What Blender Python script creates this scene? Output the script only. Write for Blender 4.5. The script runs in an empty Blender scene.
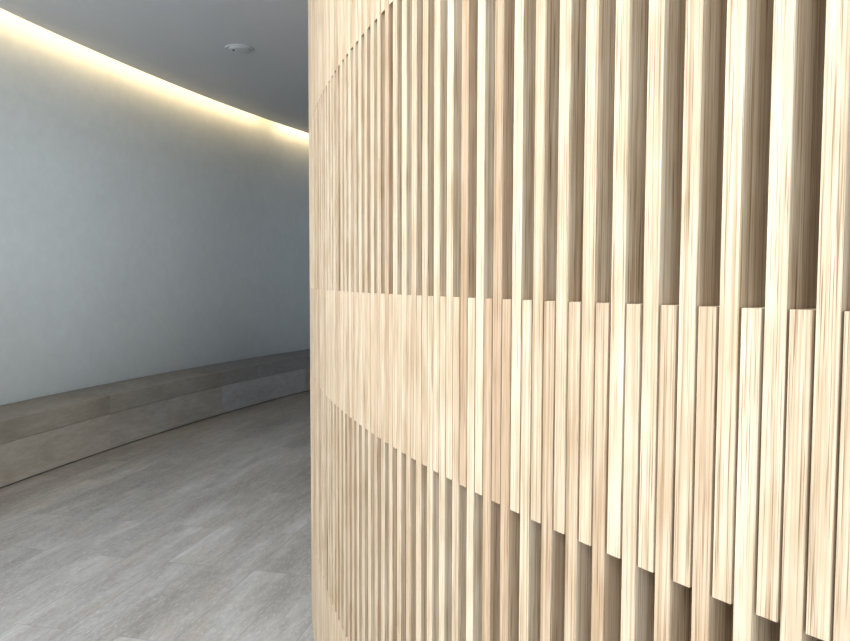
import bpy, bmesh, math, random
from mathutils import Vector, Matrix
random.seed(7)
S = bpy.context.scene
COL = S.collection
SC = 1.2195            # metric scale of the measured slat spacing
EYE = 1.5
CEIL = 3.619

# ------------------------------------------------------------------ helpers
def link(name, bm, mat, parent=None, loc=(0, 0, 0), rotz=0.0, smooth=False):
    me = bpy.data.meshes.new(name)
    bmesh.ops.recalc_face_normals(bm, faces=bm.faces[:])
    bm.to_mesh(me); bm.free()
    if smooth:
        for p in me.polygons: p.use_smooth = True
    me.materials.append(mat)
    o = bpy.data.objects.new(name, me); COL.objects.link(o)
    o.location = loc; o.rotation_euler = (0, 0, rotz)
    if parent: o.parent = parent
    return o

def thing(name, label, cat, loc=(0, 0, 0)):
    o = bpy.data.objects.new(name, None); COL.objects.link(o)
    o.location = loc; o['label'] = label; o['category'] = cat
    o.empty_display_size = .1
    return o

def struct(o, label=None, cat=None):
    o['kind'] = 'structure'
    if label: o['label'] = label
    if cat: o['category'] = cat
    return o

def nt(name):
    m = bpy.data.materials.new(name); m.use_nodes = True
    t = m.node_tree; b = t.nodes['Principled BSDF']
    return m, t, b

def node(t, kind, **kw):
    n = t.nodes.new(kind)
    for k, v in kw.items():
        if k in n.inputs: n.inputs[k].default_value = v
        else: setattr(n, k, v)
    return n

def mapping(t, src, scale=(1, 1, 1), rot=(0, 0, 0), loc=(0, 0, 0)):
    n = t.nodes.new('ShaderNodeMapping')
    n.inputs['Scale'].default_value = scale; n.inputs['Rotation'].default_value = rot
    n.inputs['Location'].default_value = loc
    t.links.new(src, n.inputs['Vector']); return n.outputs[0]

def ramp(t, src, stops, interp='LINEAR'):
    n = t.nodes.new('ShaderNodeValToRGB'); n.color_ramp.interpolation = interp
    e = n.color_ramp.elements
    while len(e) < len(stops): e.new(.5)
    for el, (p, c) in zip(e, stops):
        el.position = p; el.color = (c, c, c, 1) if isinstance(c, (int, float)) else (*c, 1)
    t.links.new(src, n.inputs[0]); return n.outputs[0]

def mix(t, fac, a, b, mode='MIX'):
    n = t.nodes.new('ShaderNodeMix'); n.data_type = 'RGBA'; n.blend_type = mode
    for sock, v in ((n.inputs[0], fac), (n.inputs[6], a), (n.inputs[7], b)):
        if isinstance(v, (int, float)): sock.default_value = v
        elif isinstance(v, tuple): sock.default_value = (*v, 1)
        else: t.links.new(v, sock)
    return n.outputs[2]

def noise(t, vec, scale, detail=3, rough=.5):
    n = node(t, 'ShaderNodeTexNoise', Scale=scale, Detail=detail, Roughness=rough)
    t.links.new(vec, n.inputs['Vector']); return n.outputs[0]

def bump(t, b, h, strength, dist):
    n = node(t, 'ShaderNodeBump', Strength=strength, Distance=dist)
    t.links.new(h, n.inputs['Height']); t.links.new(n.outputs[0], b.inputs['Normal'])

# ------------------------------------------------------------------ materials
def wood_material():
    m, t, b = nt('pale_ash_wood')
    g = node(t, 'ShaderNodeAttribute', attribute_name='grain').outputs['Vector']
    tint = node(t, 'ShaderNodeAttribute', attribute_name='tint').outputs['Fac']
    hue = node(t, 'ShaderNodeAttribute', attribute_name='hue').outputs['Fac']
    base = mix(t, tint, (.59, .515, .405), (.42, .312, .215))
    base = mix(t, hue, base, mix(t, 1.0, base, (1.0, .975, .955), 'MULTIPLY'))
    fine = noise(t, mapping(t, g, (650, 650, 6)), 1, 2, .6)
    lines = noise(t, mapping(t, g, (190, 190, .9)), 1, 3, .6)
    blot = noise(t, mapping(t, g, (25, 25, 7)), 1, 2, .5)
    c = mix(t, 1.0, base, ramp(t, lines, [(.32, (.66, .58, .48)), (.47, (.90, .87, .83)), (.60, 1.0)]), 'MULTIPLY')
    c = mix(t, 1.0, c, ramp(t, fine, [(.33, (.45, .37, .28)), (.45, (.96, .95, .93)), (1, 1.0)]), 'MULTIPLY')
    c = mix(t, 1.0, c, ramp(t, blot, [(.30, (.84, .79, .72)), (.6, 1.0)]), 'MULTIPLY')
    t.links.new(c, b.inputs['Base Color'])
    b.inputs['Roughness'].default_value = .55
    b.inputs['Specular IOR Level'].default_value = .3
    bump(t, b, fine, .15, .0006)
    return m

def backing_material():
    m, t, b = nt('dark_backing_board')
    g = node(t, 'ShaderNodeTexCoord').outputs['Object']
    n = noise(t, mapping(t, g, (40, 40, 3)), 1, 3)
    t.links.new(ramp(t, n, [(.3, (.03, .02, .013)), (.7, (.05, .035, .023))]), b.inputs['Base Color'])
    b.inputs['Roughness'].default_value = .8
    return m

def plaster_material(name, c1, c2, amp=.10):
    m, t, b = nt(name)
    g = node(t, 'ShaderNodeTexCoord').outputs['Object']
    n1 = noise(t, mapping(t, g, (.8, .8, 1.6)), 1, 5, .6)
    n2 = noise(t, mapping(t, g, (9, 9, 9)), 1, 5, .65)
    c = mix(t, ramp(t, n1, [(.35, 0.0), (.65, 1.0)]), c1, c2)
    c = mix(t, 1.0, c, ramp(t, n2, [(.3, 1 - amp), (.7, 1.0)]), 'MULTIPLY')
    t.links.new(c, b.inputs['Base Color'])
    b.inputs['Roughness'].default_value = .85
    b.inputs['Specular IOR Level'].default_value = .2
    bump(t, b, n2, .15, .003)
    return m

def floor_material():
    m, t, b = nt('grey_stone_planks')
    g = node(t, 'ShaderNodeTexCoord').outputs['Object']
    # planks run along local x
    v = mapping(t, g, (1, 1, 1), (0, 0, math.radians(-77.5)), (0.0, 0.10, 0))
    def brick():
        n = node(t, 'ShaderNodeTexBrick', offset=.41, offset_frequency=2, squash=1.0)
        n.inputs['Scale'].default_value = 1; n.inputs['Mortar Size'].default_value = .0012
        n.inputs['Mortar Smooth'].default_value = .1; n.inputs['Bias'].default_value = 0
        n.inputs['Brick Width'].default_value = 1.3; n.inputs['Row Height'].default_value = .25
        n.inputs['Color1'].default_value = (0, 0, 0, 1); n.inputs['Color2'].default_value = (1, 1, 1, 1)
        n.inputs['Mortar'].default_value = (.5, .5, .5, 1)
        t.links.new(v, n.inputs['Vector']); return n
    bk = brick()
    # shift the figure of the stone from plank to plank
    sh = t.nodes.new('ShaderNodeVectorMath'); sh.operation = 'MULTIPLY_ADD'
    t.links.new(bk.outputs['Color'], sh.inputs[0]); sh.inputs[1].default_value = (1.3, .5, 0)
    t.links.new(v, sh.inputs[2]); vs = sh.outputs[0]
    big = noise(t, mapping(t, vs, (.55, 2.4, 1)), 1, 7, .68)
    mid = noise(t, mapping(t, vs, (7, 26, 1)), 1, 6, .75)
    fin = noise(t, mapping(t, vs, (30, 130, 1)), 1, 5, .75)
    c = ramp(t, big, [(.30, (.20, .188, .168)), (.5, (.30, .292, .278)), (.68, (.45, .45, .445))])
    c = mix(t, 1.0, c, ramp(t, bk.outputs['Color'], [(0, .90), (1, 1.06)]), 'MULTIPLY')
    c = mix(t, 1.0, c, ramp(t, mid, [(.30, .84), (.5, .98), (.68, 1.16)]), 'MULTIPLY')
    c = mix(t, ramp(t, fin, [(.52, 0.0), (.66, .62)]), c, (.56, .56, .575))
    spot = noise(t, mapping(t, vs, (2.2, 5, 1)), 1, 2, .5)
    c = mix(t, ramp(t, spot, [(.60, 0.0), (.75, .35)]), c, (.36, .30, .23))
    # floor colour turns browner and darker towards the bench, with a noisy edge
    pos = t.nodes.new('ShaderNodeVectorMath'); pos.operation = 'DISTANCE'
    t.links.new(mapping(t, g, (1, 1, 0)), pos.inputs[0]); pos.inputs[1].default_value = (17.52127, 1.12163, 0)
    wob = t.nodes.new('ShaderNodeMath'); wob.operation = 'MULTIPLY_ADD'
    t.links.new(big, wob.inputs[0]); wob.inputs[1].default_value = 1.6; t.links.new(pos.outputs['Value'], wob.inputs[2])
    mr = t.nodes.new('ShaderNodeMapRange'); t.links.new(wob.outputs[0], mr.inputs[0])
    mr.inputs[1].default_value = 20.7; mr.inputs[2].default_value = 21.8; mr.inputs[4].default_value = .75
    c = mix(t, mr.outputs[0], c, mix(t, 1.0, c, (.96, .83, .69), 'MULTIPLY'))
    c = mix(t, bk.outputs['Fac'], c, (.17, .16, .15))
    t.links.new(c, b.inputs['Base Color'])
    t.links.new(ramp(t, mid, [(.3, .50), (.7, .38)]), b.inputs['Roughness'])
    b.inputs['Specular IOR Level'].default_value = .4
    bump(t, b, fin, .12, .002)
    return m

def stone_material(name, dark, light, seed):
    m, t, b = nt(name)
    g = node(t, 'ShaderNodeTexCoord').outputs['Object']
    v = mapping(t, g, (1, 1, 1), (0, 0, math.radians(-15)), (seed * 3.7, seed * 1.3, seed))
    n1 = noise(t, mapping(t, v, (1.3, .9, 3.5)), 1, 5, .62)
    n2 = noise(t, mapping(t, v, (14, 5, 30)), 1, 5, .7)
    c = ramp(t, n1, [(.3, dark), (.7, light)])
    c = mix(t, 1.0, c, ramp(t, n2, [(.3, .84), (.65, 1.08)]), 'MULTIPLY')
    t.links.new(c, b.inputs['Base Color'])
    b.inputs['Roughness'].default_value = .6
    b.inputs['Specular IOR Level'].default_value = .3
    bump(t, b, n2, .15, .002)
    return m

def plain(name, col, rough=.5):
    m, t, b = nt(name)
    g = node(t, 'ShaderNodeTexCoord').outputs['Object']
    n = noise(t, mapping(t, g, (30, 30, 30)), 1, 2)
    t.links.new(mix(t, 1.0, col, ramp(t, n, [(.3, .96), (.7, 1.0)]), 'MULTIPLY'), b.inputs['Base Color'])
    b.inputs['Roughness'].default_value = rough
    return m

WOOD = wood_material(); BACK = backing_material()
WALL = plaster_material('blue_grey_plaster', (.77, .82, .832), (.81, .86, .872), .06)
CEILM = plaster_material('grey_ceiling_paint', (.70, .735, .79), (.72, .75, .80), .02)
FLOOR = floor_material()
CAPS = [stone_material('cap_stone_%s' % n, d, l, i) for i, (n, d, l) in enumerate((
    ('umber', (.205, .18, .148), (.31, .275, .225)), ('grey', (.21, .187, .16), (.31, .285, .245)), ('cool', (.22, .21, .205), (.30, .29, .285))))]
BASES = [stone_material('base_stone_%s' % n, d, l, i + 5) for i, (n, d, l) in enumerate((
    ('buff', (.265, .228, .185), (.40, .36, .31)), ('grey', (.26, .236, .205), (.385, .355, .32)), ('cool', (.31, .30, .30), (.41, .405, .41))))]
JOINT = plain('dark_joint_shadow_gap', (.05, .047, .042), .9)
WHITE = plain('white_enamel', (.62, .66, .70), .35)
DARK = plain('dark_sensor', (.03, .03, .035), .5)

# ------------------------------------------------------------------ screen path
X0, Y0, H0, PP = .34242 * SC, .62767 * SC, 2.21758, .04614 * SC
KN = [(-30, -.40), (0, -.39564), (10, -.29201), (20, -.18947), (30, -.18094), (42, -.14205), (60, -.14108), (200, -.14)]
def kappa(k):
    for (a, va), (b, vb) in zip(KN, KN[1:]):
        if k <= b: return (va + (vb - va) * (k - a) / (b - a)) / SC
    return KN[-1][1] / SC
STEP = .25
PATH = {}
def build_path(kmin, kmax):
    for sgn, kend in ((1, kmax), (-1, kmin)):
        x, y, h, k = X0, Y0, H0, 0.0
        PATH[0] = (x, y, h)
        i = 0
        while abs(k) < abs(kend):
            ds = STEP * PP * sgn
            hm = h + kappa(k + sgn * STEP / 2) * ds / 2
            x += math.cos(hm) * ds; y += math.sin(hm) * ds
            h += kappa(k + sgn * STEP / 2) * ds
            k += STEP * sgn; i += sgn
            PATH[i] = (x, y, h)
KMIN, KMAX = -18, 118
build_path(KMIN - 1, KMAX + 1)
def at(k):
    f = k / STEP; i = math.floor(f); u = f - i
    a, b = PATH[i], PATH[i + 1]
    return tuple(a[j] * (1 - u) + b[j] * u for j in range(3))

DEPTH = .115
FACE = .442
def slat_bm(bm, k, z0, z1, tint, hue, world):
    """One planed slat, index k = its left arris."""
    face = FACE - (.014 if abs(k - round(k)) > .2 else 0)
    xa, ya, _ = at(k - face); xb, yb, _ = at(k)
    w = math.hypot(xb - xa, yb - ya); h = math.atan2(yb - ya, xb - xa)
    cx, cy = (xa + xb) / 2, (ya + yb) / 2
    gr = bm.verts.layers.float_vector.get('grain') or bm.verts.layers.float_vector.new('grain')
    tl = bm.verts.layers.float.get('tint') or bm.verts.layers.float.new('tint')
    hl = bm.verts.layers.float.get('hue') or bm.verts.layers.float.new('hue')
    c = .0009
    prof = [(-w/2 + c, 0), (w/2 - c, 0), (w/2, -c), (w/2, -DEPTH), (-w/2, -DEPTH), (-w/2, -c)]
    off = (random.uniform(0, 50), random.uniform(0, 50), random.uniform(0, 50))
    rows = []
    for z in (z0, z1):
        row = []
        for px, py in prof:
            if world:
                p = (cx + px * math.cos(h) - py * math.sin(h), cy + px * math.sin(h) + py * math.cos(h), z)
            else: p = (px, py, z - z0)
            v = bm.verts.new(p)
            v[gr] = (px + off[0], py + off[1], z + off[2]); v[tl] = tint; v[hl] = hue
            row.append(v)
        rows.append(row)
    n = len(prof)
    for i in range(n):
        bm.faces.new((rows[0][i], rows[0][(i+1) % n], rows[1][(i+1) % n], rows[1][i]))
    bm.faces.new(rows[0][::-1]); bm.faces.new(rows[1])
    return (cx, cy, z0), h

Z_AB = EYE - .3150 * SC     # foot of the long upper slats
Z_BT = EYE - .0245 * SC     # head of the slats that fill the middle band
Z_UP = EYE + .5160 * SC     # foot of the upper infill slats
Z_LO = EYE - .8620 * SC     # head of the lower infill slats
EPS = .002
A_T = {0: .15, 1: .22, 2: .08, 3: .35, 4: .12, 5: .05, 6: .15, 7: .40, 8: .35, 9: .22, 10: .85, 11: .02, 12: .8, 13: .05, 14: .1, 15: .45, 16: .4, 17: .05}
B_T = {0: .30, 1: .12, 2: .50, 3: .50, 4: .28, 5: .62, 6: .50, 7: .68, 8: .05, 9: .72, 10: .72, 11: .0, 12: .25}
def tone(d, k):
    if k in d: return d[k]
    return random.choice((.1, .2, .3, .35, .5, .7)) + random.uniform(-.08, .08)
slats = []
for k in range(KMIN + 1, KMAX):
    ta, tb = tone(A_T, k), tone(B_T, k)
    slats.append(('A', k, Z_AB, CEIL - EPS, ta)); slats.append(('B', k + .499, 0.0 + EPS, Z_BT, tb))
    slats.append(('U', k + .499, Z_UP, CEIL - EPS, tone({}, 99))); slats.append(('L', k, EPS, Z_LO, tone({}, 99)))
# how much of each slat shows from the entrance side: nearest ones get a mesh of their own
def shown(s):
    fam, k = s[0], s[1]
    if k < -.2 or k > 47: return 0
    xa, ya, _ = at(k - FACE); xb, yb, _ = at(k)
    pa, pb = 717 * xa / ya, 717 * xb / yb
    d = (ya + yb) / 2
    top = min(277, 717 * (s[3] - EYE) / d); bot = max(-353, 717 * (s[2] - EYE) / d)
    return max(0, top - bot) * max(0, pa - pb)
rank = sorted(slats, key=shown, reverse=True)
own = [s for s in rank if shown(s) > 0][:100]
ownset = {(s[0], s[1]) for s in own}

screen = thing('slatted_wall', 'tall curved wall of pale upright wooden slats with staggered bands, standing on the stone floor at right', 'slatted wall', (X0, Y0, 0))
rest = bmesh.new()
for s in slats:
    hue = random.random()
    if (s[0], s[1]) in ownset:
        bm = bmesh.new()
        loc, h = slat_bm(bm, s[1], s[2], s[3], s[4], hue, False)
        o = link('slat', bm, WOOD, screen, (loc[0] - X0, loc[1] - Y0, loc[2]), h)
    else:
        slat_bm(rest, s[1], s[2], s[3], s[4], hue, True)
for v in rest.verts: v.co -= Vector((X0, Y0, 0))
o = link('slat_infill', rest, WOOD, screen); o['kind'] = 'stuff'
bm = bmesh.new(); prev = None
k = KMIN
while k <= KMAX:
    x, y, h = at(k); nx, ny = math.sin(h), -math.cos(h)
    ring = [bm.verts.new((x + nx * d - X0, y + ny * d - Y0, z)) for d, z in
            ((DEPTH + .001, EPS), (DEPTH + .03, EPS), (DEPTH + .03, CEIL - EPS), (DEPTH + .001, CEIL - EPS))]
    if prev:
        for i in range(4): bm.faces.new((prev[i], prev[(i+1) % 4], ring[(i+1) % 4], ring[i]))
    else: bm.faces.new(ring)
    prev = ring; k += 1
bm.faces.new(prev[::-1])
o = link('backing_panel', bm, BACK, screen); o['label'] = 'dark backing board behind the slats'

# ------------------------------------------------------------------ curved outer wall, bench, cove
WX, WY, RB = 17.52127, 1.12163, 20.94433
RW = RB + .52294; RE = RW - .1225
def wp(r, phi): return (WX - r * math.cos(phi), WY + r * math.sin(phi))
def arc_solid(bm, r0, r1, z0, z1, p0, p1, n, close=True, ch=0.0):
    """Swept ring section between radii r0<r1, heights z0<z1; ch chamfers the inner upper edge."""
    prof = [(r0, z0), (r1, z0), (r1, z1)] + ([(r0 + ch, z1), (r0, z1 - ch)] if ch else [(r0, z1)])
    prev = None; m = len(prof)
    for i in range(n + 1):
        ph = p0 + (p1 - p0) * i / n
        ring = [bm.verts.new((*wp(r, ph), z)) for r, z in prof]
        if prev:
            for j in range(m): bm.faces.new((prev[j], prev[(j+1) % m], ring[(j+1) % m], ring[j]))
        elif close: bm.faces.new(ring)
        prev = ring
    if close: bm.faces.new(prev[::-1])
P0 = -.16; P1 = .86; SILL = .60
PWIN = math.asin((3.9 - WY) / RW)
bm = bmesh.new(); arc_solid(bm, RW, RW + .25, 0, CEIL + .40, PWIN, P1, 160)
o = link('wall_left', bm, WALL, smooth=False)
struct(o)
bm = bmesh.new()                                            # low wall below the tall window and head above it
arc_solid(bm, RW, RW + .25, 0, SILL, P0, PWIN - .0001, 40)
arc_solid(bm, RW, RW + .25, CEIL - .02, CEIL + .40, P0, PWIN - .0001, 40)
struct(link('trim_3', bm, WALL))
bm = bmesh.new()
for i in range(5):
    a = P0 + (PWIN - P0) * i / 4
    arc_solid(bm, RW + .08, RW + .16, SILL, CEIL - .02, max(P0, a - .0015), min(PWIN - .0002, a + .0015), 1)
struct(link('window_1', bm, DARK))
for p in o.data.polygons: p.use_smooth = abs(p.normal.z) < .5 and p.area > .05 and True
# bench of stone blocks
SEAT = EYE - 1.01397; SEAM = EYE - 1.17698
bench = thing('stone_bench', 'long low curved stone bench of buff grey blocks along the foot of the plaster wall', 'bench', (*wp(RB, 0.15), 0))
bl = Vector(bench.location)
dphi = 1.78 / RB
phj = math.asin((6.277 - WY) / RB)
edges = []
ph = phj
while ph - dphi > P0: ph -= dphi
edges = [P0]
while ph < P1:
    if ph > P0 + .01: edges.append(ph)
    ph += dphi
edges.append(P1)
g = .0012 / RB
for i, (a, b_) in enumerate(zip(edges, edges[1:])):
    mid = (a + b_) / 2
    j = (i + 1) % 3
    if abs(mid - (phj - dphi / 2)) < .02: cm, bmx = CAPS[0], BASES[0]
    elif abs(mid - (phj + dphi / 2)) < .02: cm, bmx = CAPS[1], BASES[1]
    elif abs(mid - (phj + dphi * 1.5)) < .02: cm, bmx = CAPS[2], BASES[2]
    else: cm, bmx = CAPS[j], BASES[(j + 1) % 3]
    bm = bmesh.new(); arc_solid(bm, RB, RW - .002, SEAM + .0015, SEAT, a + g, b_ - g, 14, ch=.004)
    for v in bm.verts: v.co -= bl
    link('cap_stone', bm, cm, bench)
    bm = bmesh.new(); arc_solid(bm, RB + .003, RW - .002, .012, SEAM - .0015, a + g, b_ - g, 14, ch=.002)
    for v in bm.verts: v.co -= bl
    link('base_stone', bm, bmx, bench)
bm = bmesh.new(); arc_solid(bm, RB + .012, RW - .004, .001, SEAT - .03, P0 + .001, P1 - .001, 120)
for v in bm.verts: v.co -= bl
o = link('bench_core', bm, JOINT, bench); o['label'] = 'dark recessed core showing in the joints'

# ceiling slab with curved free edge, cove trough above it
bm = bmesh.new()
n = 160; low = []; top = []
for i in range(n + 1):
    ph = P0 - .35 + (P1 - P0 + .35) * i / n
    x, y = wp(RE, ph); low.append((x, y))
poly = low + [(14, low[-1][1]), (14, low[0][1])]
vl = [bm.verts.new((x, y, CEIL)) for x, y in poly]; vt = [bm.verts.new((x, y, CEIL + .05)) for x, y in poly]
bm.faces.new(vl[::-1]); bm.faces.new(vt)
for i in range(len(poly)):
    j = (i + 1) % len(poly); bm.faces.new((vl[i], vl[j], vt[j], vt[i]))
struct(link('ceiling', bm, CEILM))
bm = bmesh.new(); arc_solid(bm, RE - .35, RW + .25, CEIL + .40, CEIL + .45, P0 - .35, P1, 120)
struct(link('trim_1', bm, CEILM))                          # top of the light cove
bm = bmesh.new(); arc_solid(bm, RE - .40, RE - .35, CEIL + .05, CEIL + .45, P0 - .35, P1, 120)
struct(link('trim_2', bm, CEILM))                          # back of the light cove

# floor
bm = bmesh.new(); bmesh.ops.create_cube(bm, size=1)
bmesh.ops.scale(bm, vec=(24, 30, .1), verts=bm.verts); bmesh.ops.translate(bm, vec=(4, 6, -.05), verts=bm.verts)
struct(link('floor', bm, FLOOR))

# far end of the corridor
bm = bmesh.new(); a = wp(RW + .25, P1); 
bmesh.ops.create_cube(bm, size=1)
bmesh.ops.scale(bm, vec=(12, .2, CEIL), verts=bm.verts); bmesh.ops.translate(bm, vec=(a[0] + 6.0, a[1] + .1, CEIL / 2), verts=bm.verts)
struct(link('wall_back', bm, WALL))
bm = bmesh.new(); bmesh.ops.create_cube(bm, size=1)
bmesh.ops.scale(bm, vec=(.2, 28, CEIL), verts=bm.verts); bmesh.ops.translate(bm, vec=(13.9, 5, CEIL / 2), verts=bm.verts)
struct(link('wall_right', bm, WALL))

# ------------------------------------------------------------------ ceiling detector
det = thing('smoke_detector', 'small round white detector disc on the grey ceiling above the corridor', 'detector', (-1.700, 6.665, CEIL))
def lathe(prof, seg=48):
    bm = bmesh.new(); rows = []
    for r, z in prof:
        rows.append([bm.verts.new((r * math.cos(2*math.pi*i/seg), r * math.sin(2*math.pi*i/seg), z)) for i in range(seg)])
    for a, b in zip(rows, rows[1:]):
        for i in range(seg): bm.faces.new((a[i], a[(i+1) % seg], b[(i+1) % seg], b[i]))
    bm.faces.new(rows[0]); bm.faces.new(rows[-1][::-1])
    return bm
link('mounting_ring', lathe([(.118, -.0005), (.125, -.004), (.125, -.010), (.119, -.014), (.100, -.014), (.100, -.0005)]), WHITE, det)
link('cover', lathe([(.099, -.002), (.099, -.016), (.092, -.022), (.070, -.027), (.035, -.030), (.004, -.031)]), WHITE, det)
o = link('sensor_eye', lathe([(.011, -.024), (.011, -.033), (.008, -.0345), (.001, -.035)], 20), DARK, det, (-.045, -.035, 0)); o['label'] = 'small dark sensor dot'

# ------------------------------------------------------------------ lights
def area(name, loc, target, sx, sy, power, col):
    l = bpy.data.lights.new(name, 'AREA'); l.shape = 'RECTANGLE'; l.size = sx; l.size_y = sy
    l.energy = power; l.color = col
    o = bpy.data.objects.new(name, l); COL.objects.link(o)
    o.location = loc
    o.rotation_euler = (Vector(target) - Vector(loc)).to_track_quat('-Z', 'Y').to_euler()
    return o
COVE_W = 4.4
COVE_GAP = None
ph = P0; seg = 1.42 / RE; cove_ph0 = math.asin((9.6 - WY) / RE)
i0 = int((cove_ph0 - P0 + .3) / seg) + 1
ph = cove_ph0 - i0 * seg
while ph < P1 - seg:
    a, b_ = ph + (.22 if abs(ph - cove_ph0) < 1e-6 else .01) / RE, ph + seg - .01 / RE
    pm = (a + b_) / 2
    x, y = wp(RE - .05, pm); tx, ty = wp(RW, pm)
    o = area('cove_lamp', (x, y, CEIL + .16), (tx, ty, CEIL + .02), .10, (b_ - a) * RE, COVE_W, (1.0, .72, .38))
    # long side along the wall
    d = (Vector((tx, ty, CEIL + .02)) - Vector((x, y, CEIL + .16))).normalized()
    along = Vector((math.sin(pm), math.cos(pm), 0)).normalized()
    zax = -d; yax = along; xax = yax.cross(zax).normalized()
    o.rotation_euler = Matrix((xax, yax, zax)).transposed().to_euler()
    ph += seg

# daylight through the glazed entrance behind the camera, on the left-hand side
area('window_daylight', (-4.5, -.3, 2.1), (0.0, .8, 1.5), 4.2, 3.0, 190, (1.0, .985, .955))
area('rear_daylight', (4.6, -8.6, 1.8), (-2.2, 9.0, 1.8), 3.0, 3.3, 560, (.84, .94, 1.0))
area('rear_daylight_soft', (-1.0, -8.6, 1.8), (-1.0, 9.0, 1.8), 3.0, 3.3, 330, (.88, .95, 1.0))

# added fill light with its own casing, out of view, brightens wall and slats
fill_light = thing('ceiling_fill_light', 'long flat white panel added on the ceiling out of view as fill for the corridor', 'fill light', (-1.3, .0, CEIL))
bm = bmesh.new()
for (x0, x1, y0, y1) in ((-.62, -.58, -1.62, 1.62), (.58, .62, -1.62, 1.62), (-.58, .58, -1.62, -1.58), (-.58, .58, 1.58, 1.62)):
    r = bmesh.ops.create_cube(bm, size=1)['verts']
    bmesh.ops.scale(bm, vec=(x1 - x0, y1 - y0, .05), verts=r); bmesh.ops.translate(bm, vec=((x0 + x1) / 2, (y0 + y1) / 2, -.025), verts=r)
link('fill_frame', bm, WHITE, fill_light)
bm = bmesh.new(); r = bmesh.ops.create_cube(bm, size=1)['verts']
bmesh.ops.scale(bm, vec=(1.15, 3.15, .012), verts=r); bmesh.ops.translate(bm, vec=(0, 0, -.008), verts=r)
link('fill_panel', bm, WHITE, fill_light)
area('ceiling_fill_lamp', (-1.3, .0, CEIL - .03), (-1.3, .0, 0), 1.1, 3.1, 190, (.95, .98, 1.0)).rotation_euler = (0, 0, 0)

w = bpy.data.worlds.new('daylight_sky'); S.world = w; w.use_nodes = True
bg = w.node_tree.nodes['Background']; bg.inputs[0].default_value = (.72, .84, 1.0, 1); bg.inputs[1].default_value = 1.3

# ------------------------------------------------------------------ camera
F, PITCH, ROLL = 716.92, .0547, .00277
cam = bpy.data.cameras.new('camera'); co = bpy.data.objects.new('camera', cam); COL.objects.link(co)
cam.sensor_fit = 'HORIZONTAL'; cam.sensor_width = 36; cam.lens = F * 36 / 850; cam.clip_start = .02; cam.clip_end = 200
fw = Vector((0, math.cos(PITCH), -math.sin(PITCH))); up0 = Vector((0, math.sin(PITCH), math.cos(PITCH))); rt0 = Vector((1, 0, 0))
rt = rt0 * math.cos(ROLL) + up0 * math.sin(ROLL); up = up0 * math.cos(ROLL) - rt0 * math.sin(ROLL)
m = Matrix((rt, up, -fw)).transposed().to_4x4(); m.translation = (0, 0, EYE)
co.matrix_world = m
S.camera = co
S.view_settings.view_transform = 'Standard'; S.view_settings.look = 'None'
S.view_settings.gamma = 1; S.view_settings.use_curve_mapping = False
S.view_settings.exposure = 0.0
